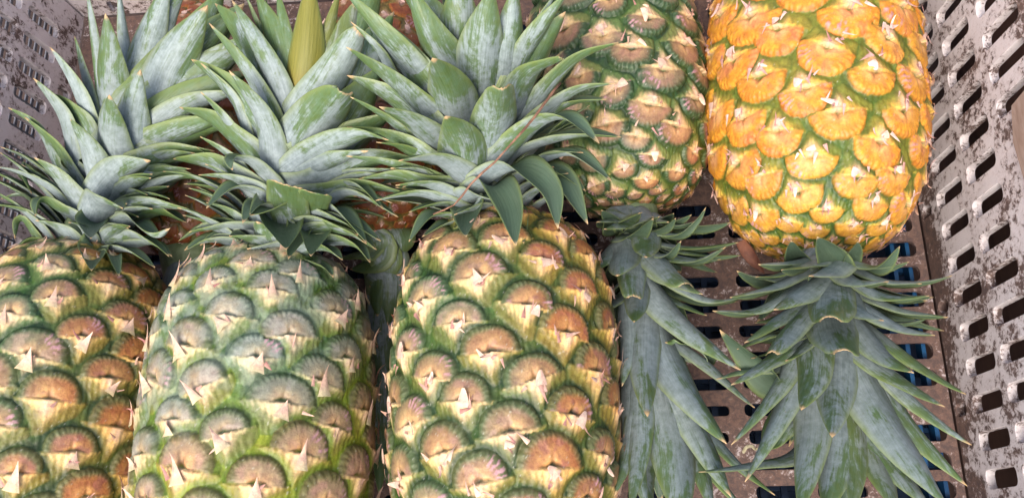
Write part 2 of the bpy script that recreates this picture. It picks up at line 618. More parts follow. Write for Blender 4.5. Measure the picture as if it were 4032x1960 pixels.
    h = mix(h_br, np.maximum(h_eye, 0.3), eye) + (nB - 0.5) * 0.12 + (nA - 0.5) * 0.12 + (nC - 0.5) * 0.06
    amp = 0.185 * a * np.clip(Rp[SI] / (0.6 * R), 0.25, 1)
    Pd = Pl + Nl * ((h - 0.8) * amp)[:, None]
    # ---- albedo
    rip = pal['ripe'](Pl, TH, Yp[SI] / (L / 2), nL)               # 0 green .. 1 ripe
    Rm = np.where(eye > 0.5, R3, R3b)
    rip = np.clip(rip + (Rm - 0.5) * 0.6, 0, 1)[:, None]
    pc = lambda key: mix(lin(pal[key][0], 0.86), lin(pal[key][1], 0.86), rip)
    ecol = mix(pc('ec'), pc('em'), sstep(0.12, 0.62, ew + (nA - 0.5) * 0.5)[:, None])
    blot = sstep(0.5, 0.66, fbm(Pl, 150, seed + 21))[:, None]
    ecol = mix(ecol, pc('em2'), blot * 0.75)
    rcol = mix(pc('rim'), pc('tooth'), (sstep(0.62, 0.95, teeth) * sstep(0.35, 0.6, nB + 0.05))[:, None] * pal.get('tk', 0.32))
    r0_ = pal.get('r0', 0.60) + 0.10 * (R2 - 0.5)
    ecol = mix(ecol, rcol, sstep(0, 0.26, ew + (nA - 0.5) * 0.25 - r0_)[:, None])
    pk = (R1 < pal.get('pink', 0.5)) * sstep(0.45, 0.6, e1) * (1 - sstep(0.86, 0.94, e1)) * sstep(0.35, 0.75, np.cos(2 * (phi - 0.35 - R2 * 0.5))) * sstep(0.3, 0.6, teeth)
    ecol = mix(ecol, lin((204, 152, 166), 0.86), (pk * sstep(0.38, 0.56, nB))[:, None] * 0.7)
    crack = np.exp(-(exx / 0.03) ** 2) * np.exp(-((eyy - 0.1) / 0.1) ** 2) + 0.8 * np.exp(-((eyy - yb - 0.02) / 0.02) ** 2) * np.exp(-(exx / 0.3) ** 2)
    ecol = mix(ecol, lin((96, 66, 52), 0.86), np.clip(crack, 0, 1)[:, None] * 0.4)
    fib = 0.5 + 0.5 * np.sin(bx * 60 / (0.4 + np.clip(by + 0.7, 0.1, 1)) + nA * 14)
    bt = mix(pc('bt'), pc('bt2'), (fib * sstep(0.4, 0.7, nB))[:, None] * 0.6)
    star = 1 - sstep(0.36, 1.16, ast + (nB - 0.5) * 0.45 + (nA - 0.5) * 0.3 + (fib - 0.5) * 0.10)
    low = 1 - sstep(0.05, 0.85, star)
    bcol = mix(bt, pc('bl'), low[:, None])
    mid = np.exp(-(bx / 0.13) ** 2) * np.exp(-((by + 0.10) / 0.2) ** 2) * sstep(0.35, 0.6, nB + 0.15)
    bcol = mix(bcol, lin(pal['tip'], 0.86), mid[:, None] * 0.75)
    gv = np.exp(-np.maximum(gap, 0) * pal.get('gw', 6.0))
    gv = np.maximum(gv, np.where(by > 0.0, sstep(-0.02, 0.05, by), 0))
    ring = sstep(pal.get('gr0', 1.28), 1.0, ew) * (e1 < 2) * (eyy > 0.03)
    gv = np.clip(np.maximum(gv, ring * 0.95), 0, 1)[:, None]
    gcol = mix(pc('gr'), pc('gr2'), np.clip(sstep(0.42, 0.6, nA) * 0.6 + ring * pal.get('dk', 0.55), 0, 1)[:, None])
    col = mix(mix(bcol, gcol, gv), ecol, eye[:, None])
    if 'bloom' in pal:
        bl = pal['bloom'](Pl, TH, Yp[SI] / (L / 2)) * sstep(0.38, 0.62, fbm(Pl, 140, seed + 31, 4))
        col = mix(col, lin((170, 180, 174), 0.86), (bl * 0.55)[:, None])
    fle = sstep(0.80, 0.87, nC)[:, None]
    col = mix(col, lin((205, 205, 190), 0.86), fle * 0.4)
    # ---- faces
    i0 = np.arange(Ns - 1)[:, None] * Nt
    k0 = np.arange(Nt)[None, :]
    k1 = (k0 + 1) % Nt
    Q = np.stack([i0 + k0, i0 + Nt + k0, i0 + Nt + k1, i0 + k1], -1).reshape(-1, 4)
    # ---- papery bract tips, shreds
    EV, EQ, EC = [], [], []
    nb = len(Pd)
    for ji, jn in enumerate(J):
        n0 = nj[ji]
        if n0 < 1 or n0 > Ntot - 2:
            continue
        si = int(np.interp(n0, nS, np.arange(Ns)))
        t0 = tj[ji]
        aa = math.sqrt(2 * math.pi * Reff[si] / dnds[si])
        sn = np.array([math.sin(t0), 0, math.cos(t0)])
        fx = np.array([math.cos(t0), 0, -math.sin(t0)])
        fn = np.array([Tn[si, 0] * sn[0], -Tn[si, 1], Tn[si, 0] * sn[2]])
        fy = np.array([Tn[si, 1] * sn[0], Tn[si, 0], Tn[si, 1] * sn[2]])
        P0 = np.array([Rp[si] * sn[0], Yp[si], Rp[si] * sn[2]]) + fn * 0.22 * 0.17 * aa
        shr = Rp[si] / R
        for (kind, cnt) in tip:
            for q in range(cnt):
                if kind != 'shred' and rng.random() < 0.12:
                    continue
                if kind == 'flap':
                    ln = aa * rng.uniform(0.32, 0.68)
                    w0 = aa * rng.uniform(0.09, 0.15)
                    lift = rng.uniform(0.05, 0.5)
                    lean = rng.normal(0, 0.33)
                    off = (rng.normal(0, 0.03), -0.27)
                    curl = rng.normal(0.1, 0.5)
                    tc = lin(pal['tip'], 0.86) * rng.uniform(0.85, 1.1)
                elif kind == 'stub':
                    ln = aa * rng.uniform(0.16, 0.36)
                    w0 = aa * rng.uniform(0.04, 0.12)
                    lift = rng.uniform(-0.02, 0.35)
                    lean = rng.normal(0, 0.7)
                    off = (rng.normal(0, 0.08), rng.uniform(-0.2, -0.08))
                    curl = rng.normal(0, 0.5)
                    tc = mix(lin(pal['tip'], 0.86), lin((226, 196, 176), 0.86), rng.random())
                else:                                             # shred
                    ln = aa * rng.uniform(0.14, 0.34)
                    w0 = aa * rng.uniform(0.018, 0.05)
                    lift = rng.uniform(0.0, 0.5)
                    lean = rng.normal(0, 0.75) + (math.pi if rng.random() < pal.get('shback', 0.3) else 0)
                    off = (rng.normal(0, 0.16), rng.uniform(-0.25, -0.02))
                    curl = rng.normal(0, 0.9)
                    tc = mix(lin(pal['tip'], 0.86), lin((176, 120, 112), 0.86), rng.random())
                sx = math.sin(lean) * fx + math.cos(lean) * fy
                wx = math.cos(lean) * fx - math.sin(lean) * fy
                cur = P0 + off[0] * aa * fx + off[1] * aa * fy + fn * 0.03 * aa
                b0 = nb + len(EV)
                NS_ = 6
                tw = rng.normal(0, 0.5)
                for i in range(NS_ + 1):
                    tt = i / NS_
                    angl = lift * (0.2 + 1.6 * tt) + curl * tt * tt
                    dirv = math.cos(angl) * sx + math.sin(angl) * fn
                    nrm = -math.sin(angl) * sx + math.cos(angl) * fn
                    hw = w0 * ((1 - tt) ** (1.25 if kind == 'flap' else 0.8) * (1.15 if kind == 'flap' else 1) + 0.03)
                    if kind == 'stub':
                        hw = w0 * (1 - 0.75 * tt ** 2)
                    wv = math.cos(tw * tt) * wx + math.sin(tw * tt) * nrm
                    cc = tc * rng.uniform(0.88, 1.08)
                    if kind == 'flap' and i < 2:
                        cc = mix(lin(pal['bt'][0], 0.86), cc, 0.15 + 0.35 * i)
                    EV += [cur - wv * hw, cur + nrm * hw * 0.35, cur + wv * hw]
                    EC += [cc, cc * 1.05, cc]
                    if i < NS_:
                        b = b0 + 3 * i
                        EQ += [(b, b + 1, b + 4, b + 3), (b + 1, b + 2, b + 5, b + 4)]
                    cur = cur + dirv * ln / NS_
    V = np.concatenate([Pd, np.array(EV)]) if EV else Pd
    Q = np.concatenate([Q, np.array(EQ)]) if EQ else Q
    col = np.concatenate([col, np.array(EC)]) if EV else col
    W = C + V[:, :1] * ex + V[:, 1:2] * ey + V[:, 2:] * ez - org
    me = fast_mesh('fruit', W, Q)
    at = me.attributes.new('Col', 'FLOAT_COLOR', 'POINT')
    at.data.foreach_set('color', np.concatenate([np.clip(col, 0, 1), np.ones((len(col), 1))], 1).astype(np.float32).ravel())
    me.materials.append(M_RIND)
    ob = bpy.data.objects.new('fruit', me)
    COL.objects.link(ob)
    ob.parent = parent
    return ob


def P2(*c):
    return (c[0], c[1])


PAL_GREEN = dict(
    ec=((218, 180, 132), (220, 162, 98)), em=((126, 124, 98), (174, 112, 66)), em2=((166, 146, 126), (164, 100, 84)),
    rim=((74, 98, 64), (104, 100, 58)), tooth=((132, 152, 122), (150, 146, 104)), bt=((230, 208, 158), (236, 190, 108)),
    bt2=((206, 176, 132), (218, 160, 106)), bl=((86, 110, 58), (136, 118, 50)), gr=((60, 92, 38), (92, 100, 38)),
    gr2=((34, 60, 32), (54, 70, 32)), tip=(232, 194, 170), gw=8.0)


def pal(base, **kw):
    d = dict(base)
    d.update(kw)
    return d


PAL_A = pal(PAL_GREEN, ripe=lambda P, t, y, n: 0.15 + 0.85 * sstep(0.15, 0.8, t) + 0.3 * sstep(0.6, 1.0, y) + 0.7 * (n - 0.5), pink=0.25)
PAL_B = pal(PAL_GREEN, ec=((186, 172, 140), (212, 166, 116)), em=((124, 132, 116), (160, 136, 106)), em2=((158, 162, 152), (186, 146, 124)),
            bt=((214, 206, 160), (224, 190, 130)), bl=((92, 116, 72), (136, 130, 52)),
            gr=((80, 114, 48), (146, 158, 42)), gr2=((48, 78, 42), (104, 124, 36)),
            ripe=lambda P, t, y, n: 0.16 + 0.85 * sstep(0.45, -0.45, y - 0.25 * np.sin(t)) + 0.5 * (n - 0.5), pink=0.45,
            bloom=lambda P, t, y: sstep(-0.35, 0.3, y - 0.5 * np.sin(t)) * 0.6)
PAL_C = pal(PAL_GREEN, ripe=lambda P, t, y, n: 0.25 + 0.6 * sstep(-0.1, 0.7, t) + 0.5 * sstep(0.45, 1.0, y) + 0.7 * (n - 0.5), pink=0.6)
PAL_D = pal(PAL_GREEN, bl=((100, 122, 66), (140, 126, 56)), ec=((200, 164, 120), (214, 150, 96)), em=((126, 112, 88), (182, 116, 70)), em2=((158, 124, 104), (176, 108, 74)), rim=((48, 74, 44), (70, 84, 42)),
            bt=((220, 190, 140), (224, 176, 100)), ripe=lambda P, t, y, n: 0.0 + 0.6 * sstep(0.1, 0.9, -t * 0.6 + (y - 0.4)) + 0.5 * (n - 0.5), pink=0.5)
PAL_E = pal(PAL_GREEN, ec=((222, 170, 100), (232, 176, 118)), em=((198, 148, 56), (216, 146, 50)), em2=((198, 150, 72), (206, 128, 80)),
            rim=((132, 112, 40), (190, 114, 32)), tooth=((184, 142, 66), (228, 160, 74)), bt=((228, 186, 84), (232, 186, 80)),
            bt2=((206, 158, 96), (218, 158, 104)), bl=((104, 118, 44), (150, 138, 52)), gr=((70, 98, 36), (88, 106, 36)),
            gr2=((54, 82, 38), (112, 116, 40)), tip=(236, 196, 184), r0=0.80, gw=6.0, gr0=1.28, pink=0.25, teeth=0.10, kx=0.63, ky=0.64,
            ripe=lambda P, t, y, n: 0.9 - 0.85 * sstep(0.45, 0.9, y) + 0.9 * (n - 0.5))
PAL_F = pal(PAL_E, ripe=lambda P, t, y, n: 0.6 + 0.8 * (n - 0.5), em=((118, 70, 40), (144, 76, 40)), ec=((136, 90, 60), (150, 92, 62)), em2=((100, 74, 46), (126, 66, 44)), bt=((150, 118, 66), (156, 112, 60)), bt2=((130, 100, 60), (136, 90, 50)), tooth=((110, 90, 50), (140, 90, 50)), bl=((90, 100, 44), (130, 110, 50)), gr=((60, 76, 34), (84, 84, 34)), gr2=((50, 66, 32), (110, 84, 40)),
            rim=((120, 110, 40), (190, 110, 34)))


# ---------------------------------------------------------------- leaves
def leaf_mesh(parent, org, pts, wref, outn, width, cut=0.0, green=0.0, olive=0.0, bow=0.42, mat=None, rng=random, thick=0.0011):
    """pts: spine control points; wref: across direction; outn: outward normal at the base"""
    P = [np.array(p, float) for p in pts]
    P = [2 * P[0] - P[1]] + P + [2 * P[-1] - P[-2]]
    n_ = 26
    ctrl = len(P) - 3
    spine = []
    for i in range(n_ + 1):
        t = i / n_ * ctrl
        k = min(int(t), ctrl - 1)
        u = t - k
        a, b, c, d = P[k:k + 4]
        spine.append(0.5 * (2 * b + (c - a) * u + (2 * a - 5 * b + 4 * c - d) * u * u + (3 * b - a - 3 * c + d) * u ** 3))
    S = np.array(spine)
    ln = np.concatenate([[0], np.cumsum(np.linalg.norm(np.diff(S, axis=0), axis=1))])
    tot = ln[-1]
    # even spacing, finer near the tip
    vv = np.linspace(0, 1, n_ + 1) ** 0.9
    S = np.stack([np.interp(vv * tot, ln, S[:, i]) for i in range(3)], 1)
    T = np.gradient(S, axis=0)
    T /= np.linalg.norm(T, axis=1)[:, None]
    us = np.linspace(-1, 1, 11)
    wob = rng.uniform(0, 6.28)
    offx, offy = rng.uniform(0, 5), rng.uniform(0, 5)
    tw = rng.uniform(-0.18, 0.18)
    V, at_v, at_s, at_e, uv = [], [], [], [], []
    wprev = None
    sign = None
    for i in range(n_ + 1):
        v = vv[i]
        w = np.array(wref) - T[i] * (T[i] @ np.array(wref))
        nn = np.linalg.norm(w)
        w = wprev if nn < 0.12 and wprev is not None else w / max(nn, 1e-6)
        if wprev is not None:
            w = 0.6 * w + 0.4 * wprev
            w -= T[i] * (w @ T[i])
            w /= np.linalg.norm(w)
        wprev = w
        nrm = np.cross(w, T[i])
        if sign is None:
            sign = 1.0 if nrm @ np.array(outn) > 0 else -1.0
        nrm = nrm * sign
        ca, sa = math.cos(tw * v), math.sin(tw * v)
        wt = ca * w + sa * nrm
        nt = -sa * w + ca * nrm
        if cut:
            pr = (0.82 + 0.18 * math.sin(min(v / 0.4, 1) * math.pi / 2)) * (1 - (1 - cut) * v ** 2.5)
            if v > 0.93:
                pr *= 1 - 0.35 * ((v - 0.93) / 0.07) ** 2
        else:
            x = max(0.0, (v - 0.30) / 0.70)
            pr = (0.80 + 0.20 * math.sin(min(v / 0.35, 1) * math.pi / 2)) * max(0.0, (1 - x ** 1.75)) ** 0.9 + 0.012
        hw = width / 2 * pr * (1 + 0.03 * math.sin(9 * v + wob))
        for layer in (0, 1):
            for u in us:
                th_ = thick * (1 - 0.75 * abs(u)) * (1 - 0.6 * v) * (1 if layer == 0 else -1) * 0.5
                wavy = 0.04 * hw * math.sin(14 * v + wob + 2 * u) * abs(u)
                jag = (rng.uniform(-0.012, 0.012) * tot if cut and i == n_ else 0)
                q = S[i] + wt * (u * hw) - nt * (bow * hw * u * u) + nt * (th_ + wavy) + T[i] * jag
                V.append(q - org)
                at_v.append(v * 0.975 if cut else v)
                at_s.append(float(layer))
                at_e.append(max(0.0, (abs(u) - 0.78) / 0.22))
                uv.append((offx + u * hw, offy + v * tot))
    m = len(us)
    Fq = []
    for i in range(n_):
        a, b = i * 2 * m, (i + 1) * 2 * m
        for k in range(m - 1):
            Fq.append((a + k, a + k + 1, b + k + 1, b + k))
            Fq.append((a + m + k, b + m + k, b + m + k + 1, a + m + k + 1))
        Fq.append((a, b, b + m, a + m))
        Fq.append((a + m - 1, a + 2 * m - 1, b + 2 * m - 1, b + m - 1))
    e = n_ * 2 * m
    for k in range(m - 1):
        Fq.append((e + k, e + k + 1, e + m + k + 1, e + m + k))
    if sign * 1.0 > 0:
        Fq = [q[::-1] for q in Fq]
    me = fast_mesh('leaf', np.array(V), np.array(Fq))
    for nme, arr in (('along', at_v), ('inner', at_s), ('edge', at_e)):
        me.attributes.new(nme, 'FLOAT', 'POINT').data.foreach_set('value', np.array(arr, np.float32))
    for nme, val in (('green', green), ('olive', olive)):
        me.attributes.new(nme, 'FLOAT', 'POINT').data.foreach_set('value', np.full(len(V), val, np.float32))
    ul = me.uv_layers.new(name='UVMap')
    li = np.zeros(len(me.loops), np.int32)
    me.loops.foreach_get('vertex_index', li)
    ul.data.foreach_set('uv', np.array(uv, np.float32)[li].ravel())
    me.materials.append(mat or M_LEAF)
    ob = bpy.data.objects.new('leaf', me)
    COL.objects.link(ob)
    if parent:
        ob.parent = parent
    return ob


class Crown:
    def __init__(self, root, org, P0, P1, r0=0.022, seed=0):
        """P0, P1: ends of the crown's stem (world)"""
        self.root, self.org = root, np.array(org)
        self.P0, self.P1 = np.array(P0), np.array(P1)
        self.ax = (self.P1 - self.P0)
        self.len = np.linalg.norm(self.ax)
        self.ax /= self.len
        self.sx = np.array([1., 0, 0]) - self.ax * self.ax[0]
        self.sx /= np.linalg.norm(self.sx)
        self.sz = np.cross(self.sx, self.ax)
        if self.sz[2] < 0:
            self.sz = -self.sz
        self.r0 = r0
        self.rng = random.Random(seed)
        self.back = 0.10
        # stem: a tapering core
        V, Fq = [], []
        ns, nr = 12, 16
        for i in range(ns + 1):
            t = i / ns
            c = self.P0 + self.ax * self.len * t
            r = self.rc(t) * (1 - 0.9 * max(0, (t - 0.85) / 0.15))
            for k in range(nr):
                a = 2 * math.pi * k / nr
                V.append(c + r * (math.cos(a) * self.sx + math.sin(a) * self.sz) - self.org)
        for i in range(ns):
            for k in range(nr):
                k2 = (k + 1) % nr
                Fq.append((i * nr + k, i * nr + k2, (i + 1) * nr + k2, (i + 1) * nr + k))
        Fq.append(tuple(range(nr - 1, -1, -1)))
        Fq.append(tuple(range(ns * nr, (ns + 1) * nr)))
        self.ob = mesh_obj('crown', V, Fq, M_STEM, root)

    def rc(self, t):
        return self.r0 * (1 - 0.72 * max(0.0, min(1.0, t)))

    def dirs(self, phi):
        c, s = math.cos(phi), math.sin(phi)
        return c * self.sz + s * self.sx, c * self.sx - s * self.sz     # radial, tangent

    def traced(self, pts, w, phi, r1=0.036, cut=0.0, green=0.0, olive=0.0, dz=0.0, bow=0.55, r0a=0.004, tz=0.0):
        """pts in photo pixels, base to tip"""
        ph = math.radians(phi)
        rad, tan = self.dirs(ph)
        # axis height at a pixel: iterate
        tot = sum(math.dist(a, b) for a, b in zip(pts, pts[1:]))
        acc = 0.0
        out = []
        t_base = None
        for k, p in enumerate(pts):
            if k:
                acc += math.dist(pts[k - 1], p)
            fr = acc / tot
            z = self.P0[2] + 0.02
            for _ in range(4):
                q = unproject(p[0], p[1], z)
                t = (q - self.P0) @ self.ax / self.len
                if t_base is None:
                    tb = t
                else:
                    tb = t_base
                az = self.P0[2] + (self.P1[2] - self.P0[2]) * max(0.0, min(1.6, t))
                rr = self.rc(tb) + r0a + (r1 - self.rc(tb) - r0a) * fr ** 1.1
                z = az + math.cos(ph) * rr + dz * fr + tz * fr * fr
            if t_base is None:
                t_base = t
            out.append(unproject(p[0], p[1], z))
        tb = max(0.0, min(0.95, t_base - (self.back if t_base < 0.3 else 0.10)))
        B = self.P0 + self.ax * self.len * tb + rad * self.rc(tb) * 0.8
        dist = np.linalg.norm(out[0] - self.P1)
        if np.linalg.norm(B - out[0]) > 0.004:
            out = [B] + out
        depth = (ROT.T @ (out[len(out) // 2] - CAMPOS))[2] * -1
        width = w * depth / F_PX / max(math.cos(ph), 0.55)
        width = min(width, 0.042)
        return leaf_mesh(self.ob, self.org, out, tan, rad, width, cut, green + self.rng.uniform(-0.22, 0.2), olive, bow, rng=self.rng)

    def free(self, t, phi, L, width, th0, th1, green=0.0):
        """a leaf grown from the stem: angle to the axis th0 at the base, th1 at the tip"""
        rad, tan = self.dirs(phi)
        p = self.P0 + self.ax * self.len * t + rad * self.rc(t) * 0.8
        out = [p]
        N = 6
        for i in range(N):
            a = th0 + (th1 - th0) * ((i + 0.5) / N)
            p = p + (math.cos(a) * self.ax + math.sin(a) * rad) * L / N
            out.append(p)
        return leaf_mesh(self.ob, self.org, out, tan, rad, width, 0, green + self.rng.uniform(-0.1, 0.15), 0, 0.4, rng=self.rng)


M_STEM = mat_simple('crown_stem', (92, 112, 74), (140, 156, 120), 90, 0.6)


def zoomed(ox, oy, s):
    return lambda *pts: [(ox + x / s, oy + y / s) for x, y in pts]


GRP = 'pineapples packed in the crate'


def pineapple(label, crown_px, crown_z, far_px, zc, L, R, palette, tip, mirror, seed, crown_len_px, crown_z1, taper=0.0, p=2.7, res=(520, 360), r0=0.022, roll=0.0, hk=0.0262):
    """crown_px: where the fruit's crown end is; far_px: a pixel further down its axis"""
    E_ = unproject(crown_px[0], crown_px[1], zc)
    Fp = unproject(far_px[0], far_px[1], zc)
    ax = E_ - Fp
    ax[2] = 0
    ax /= np.linalg.norm(ax)
    C = E_ - ax * (L / 2 - 0.004)
    org = np.array([C[0], C[1], zc - R])
    root = empty('pineapple', org, label, 'pineapple', GRP)
    make_fruit(root, org, C, ax, L, R, palette, mirror, seed, p, taper, res, tip, roll=roll, hk=hk)
    P1 = unproject(crown_len_px[0], crown_len_px[1], crown_z1)
    P0 = E_ - ax * 0.004
    cr = Crown(root, org, P0, P1, r0, seed)
    return root, cr, C, ax


# ---- A : left
rootA, crA, *_ = pineapple('green pineapple with orange right flank at the far left, crown beside the left crate wall', (345, 1000), 0.085, (150, 1960), 0.085, 0.2, 0.0655,
                           PAL_A, [('flap', 1), ('shred', 1)], 1, 11, (430, 640), 0.10, roll=0.4)
z = zoomed(0, 0, 1.278)
LA = [
    (z((500, 500), (470, 250), (432, -70)), 78, -18, dict(r1=.04)),
    (z((545, 540), (535, 300), (530, 68)), 175, 0, dict(r1=.05)),
    (z((630, 420), (612, 120), (595, -80)), 60, 30, dict()),
    (z((660, 470), (740, 200), (850, -110)), 180, 12, dict(r1=.035)),
    (z((700, 480), (850, 80), (960, -120)), 110, 25, dict(r1=.03)),
    (z((745, 620), (850, 340), (1045, 28)), 235, 20, dict(r1=.045)),
    (z((760, 600), (960, 330), (1190, 60)), 150, 45, dict(r1=.03)),
    (z((820, 560), (1010, 380), (1240, 180)), 110, 55, dict(r1=.03)),
    (z((640, 820), (655, 560), (707, 352)), 165, 12, dict(r1=.042)),
    (z((560, 890), (540, 680), (550, 478)), 185, 0, dict(r1=.045)),
    (z((440, 660), (360, 440), (252, 238)), 115, -40, dict()),
    (z((355, 840), (300, 600), (168, 394)), 105, -50, dict()),
    (z((470, 980), (440, 790), (354, 600)), 155, -18, dict(r1=.042)),
    (z((460, 570), (410, 380), (375, 184)), 70, -62, dict(r1=.03)),
    (z((290, 860), (190, 660), (42, 542)), 70, -62, dict(green=.2)),
    (z((430, 1010), (280, 760), (125, 590)), 70, -62, dict(r1=.04, green=.3)),
    (z((385, 1070), (275, 900), (172, 793)), 130, -35, dict(r1=.045)),
    (z((280, 1020), (190, 900), (120, 850), (160, 975)), 55, -65, dict(green=.5, r1=.05)),
    (z((500, 1015), (610, 880), (757, 808)), 165, 22, dict(r1=.045)),
    (z((455, 1120), (505, 1030), (618, 1048)), 150, 8, dict(r1=.05, tz=.012)),
    (z((720, 740), (950, 560), (1230, 455)), 105, 50, dict(r1=.035)),
    (z((690, 800), (900, 690), (1150, 590)), 100, 55, dict(r1=.035)),
    (z((690, 860), (860, 790), (980, 770)), 60, 60, dict()),
    (z((640, 960), (800, 870), (960, 850)), 55, 62, dict(green=.1)),
    (z((650, 1050), (800, 930), (945, 880)), 50, 62, dict()),
    (z((600, 1090), (760, 1045), (965, 1058)), 80, 50, dict(r1=.04)),
    (z((560, 1180), (670, 1120), (780, 1195), (856, 1148)), 85, 35, dict(r1=.045)),
    (z((380, 1120), (290, 1060), (205, 1015), (180, 1085)), 90, -42, dict(green=.35, r1=.05)),
    (z((365, 1240), (275, 1150), (178, 1108)), 120, -32, dict(r1=.045)),
    (z((440, 1215), (400, 1140), (345, 1118)), 90, -10, dict(r1=.045)),
    (z((470, 1120), (460, 1135), (458, 1200)), 120, 0, dict(r1=.055, green=.3)),
    (z((600, 1230), (680, 1195), (790, 1240), (850, 1290)), 70, 40, dict(r1=.045, green=.2)),
    (z((200, 1240), (110, 1110), (75, 1200)), 60, -65, dict(r1=.045, green=.4)),
    (z((260, 1030), (110, 985), (5, 1000)), 40, -68, dict(r1=.04)),
    (z((330, 1270), (170, 1215), (70, 1260)), 60, -58, dict(r1=.045, green=.4)),
    (z((480, 1240), (470, 1270), (460, 1362)), 125, 0, dict(r1=.05, green=.3)),
    (z((560, 1270), (660, 1270), (780, 1345)), 60, 35, dict(r1=.045, green=.2)),
    (z((520, 1300), (570, 1290), (600, 1390)), 70, 15, dict(r1=.045, green=.3)),
    (z((400, 1270), (330, 1270), (250, 1340)), 80, -30, dict(r1=.045, green=.3)),
    (z((640, 1250), (780, 1230), (866, 1290)), 55, 50, dict(r1=.04)),
]
LA += [
    (z((760, 560), (960, 260), (1130, -60)), 225, 35, dict(r1=0.022, green=.2)),
    (z((780, 640), (1000, 420), (1240, 240)), 210, 40, dict(r1=0.018, green=.3)),
    (z((760, 720), (1000, 520), (1260, 360)), 180, 42, dict(r1=0.016, green=.3)),
    (z((740, 820), (960, 680), (1160, 640)), 150, 45, dict(r1=0.016, green=.3)),
    (z((720, 880), (900, 800), (1080, 760)), 135, 48, dict(r1=0.014, green=.3)),
    (z((700, 980), (860, 900), (1010, 900)), 120, 50, dict(r1=0.014, green=.3)),
    (z((640, 1120), (800, 1080), (940, 1120)), 120, 50, dict(r1=0.014, green=.4)),
    (z((800, 520), (1030, 230), (1230, 20)), 195, 40, dict(r1=0.020, green=.3)),
    (z((420, 700), (330, 560), (240, 470)), 135, -50, dict(r1=0.020, green=.3)),
]
for pts, w, phi, kw in LA:
    crA.traced(pts, w, phi, **kw)

# ---- B : second
rootB, crB, *_ = pineapple('grey-bloomed green pineapple, second from left in front, with blunt cut leaves in its crown', (1062, 1030), 0.086, (1000, 1960), 0.086, 0.2, 0.064,
                           PAL_B, [('flap', 1), ('shred', 1)], 1, 23, (1130, 600), 0.115, taper=-0.03, p=3.4, roll=1.3, hk=0.0280)
z = zoomed(800, 0, 1.2775)
LB = [
    (z((440, 690), (505, 300), (535, -120)), 190, 2, dict(olive=1.0, r1=.036)),
    (z((470, 600), (600, 250), (690, -60)), 90, 20, dict(olive=.6, r1=.028)),
    (z((420, 560), (400, 250), (370, -60)), 120, -20, dict(green=.6, r1=.03)),
    (z((420, 700), (330, 380), (143, 0)), 125, -25, dict(r1=.04)),
    (z((380, 830), (250, 450), (30, 118)), 120, -35, dict(r1=.04)),
    (z((330, 920), (300, 640), (130, 356)), 140, -15, dict(r1=.045)),
    (z((365, 360), (335, 150), (310, -40)), 36, -45, dict(r1=.035)),
    (z((300, 240), (250, 80), (205, -40)), 55, -45, dict(r1=.035)),
    (z((245, 790), (140, 500), (-12, 318)), 60, -55, dict()),
    (z((210, 800), (110, 620), (-12, 463)), 75, -50, dict(r1=.042)),
    (z((260, 960), (120, 790), (-15, 688)), 60, -55, dict()),
    (z((455, 700), (630, 420), (786, 155)), 195, 18, dict(r1=.04, cut=.35)),
    (z((430, 830), (560, 640), (705, 468)), 245, 8, dict(r1=.045, cut=.4)),
    (z((430, 910), (620, 770), (800, 690), (932, 705)), 150, 25, dict(r1=.05)),
    (z((470, 930), (640, 830), (830, 760)), 110, 35, dict(r1=.04)),
    (z((620, 930), (780, 880), (970, 850)), 55, 60, dict()),
    (z((630, 960), (780, 940), (907, 1053)), 60, 52, dict(r1=.045)),
    (z((590, 1000), (760, 900), (930, 880)), 55, 62, dict()),
    (z((600, 1045), (760, 980), (982, 1092)), 55, 55, dict(r1=.04)),
    (z((590, 1010), (740, 960), (950, 1020)), 45, 60, dict(r1=.04)),
    (z((540, 1080), (680, 1065), (822, 1222)), 95, 40, dict(r1=.05, green=.1)),
    (z((540, 1130), (700, 1105), (892, 1212)), 80, 46, dict(r1=.048)),
    (z((530, 1180), (700, 1165), (872, 1255)), 60, 52, dict(r1=.045)),
    (z((430, 1120), (422, 1030), (418, 930)), 170, 0, dict(cut=.95, green=.6, bow=.12, r1=.055)),
    (z((520, 1090), (550, 1030), (566, 972)), 130, 10, dict(cut=.95, green=.6, bow=.12, r1=.052)),
    (z((330, 960), (250, 840), (150, 800), (148, 855)), 110, -38, dict(r1=.05, green=.1)),
    (z((340, 1030), (170, 915), (-25, 880)), 90, -50, dict(r1=.045)),
    (z((310, 1010), (160, 945), (15, 1048)), 75, -42, dict(r1=.05, green=.1)),
    (z((240, 1180), (110, 1060), (15, 1018)), 80, -48, dict(r1=.045)),
    (z((390, 1120), (270, 1035), (198, 1122)), 110, -25, dict(r1=.055)),
    (z((385, 1100), (385, 1120), (418, 1255)), 180, 0, dict(r1=.06, green=.2)),
    (z((240, 1190), (100, 1115), (-15, 1125)), 60, -52, dict(r1=.042)),
    (z((260, 1240), (80, 1185), (-15, 1235)), 60, -52, dict(r1=.042)),
]
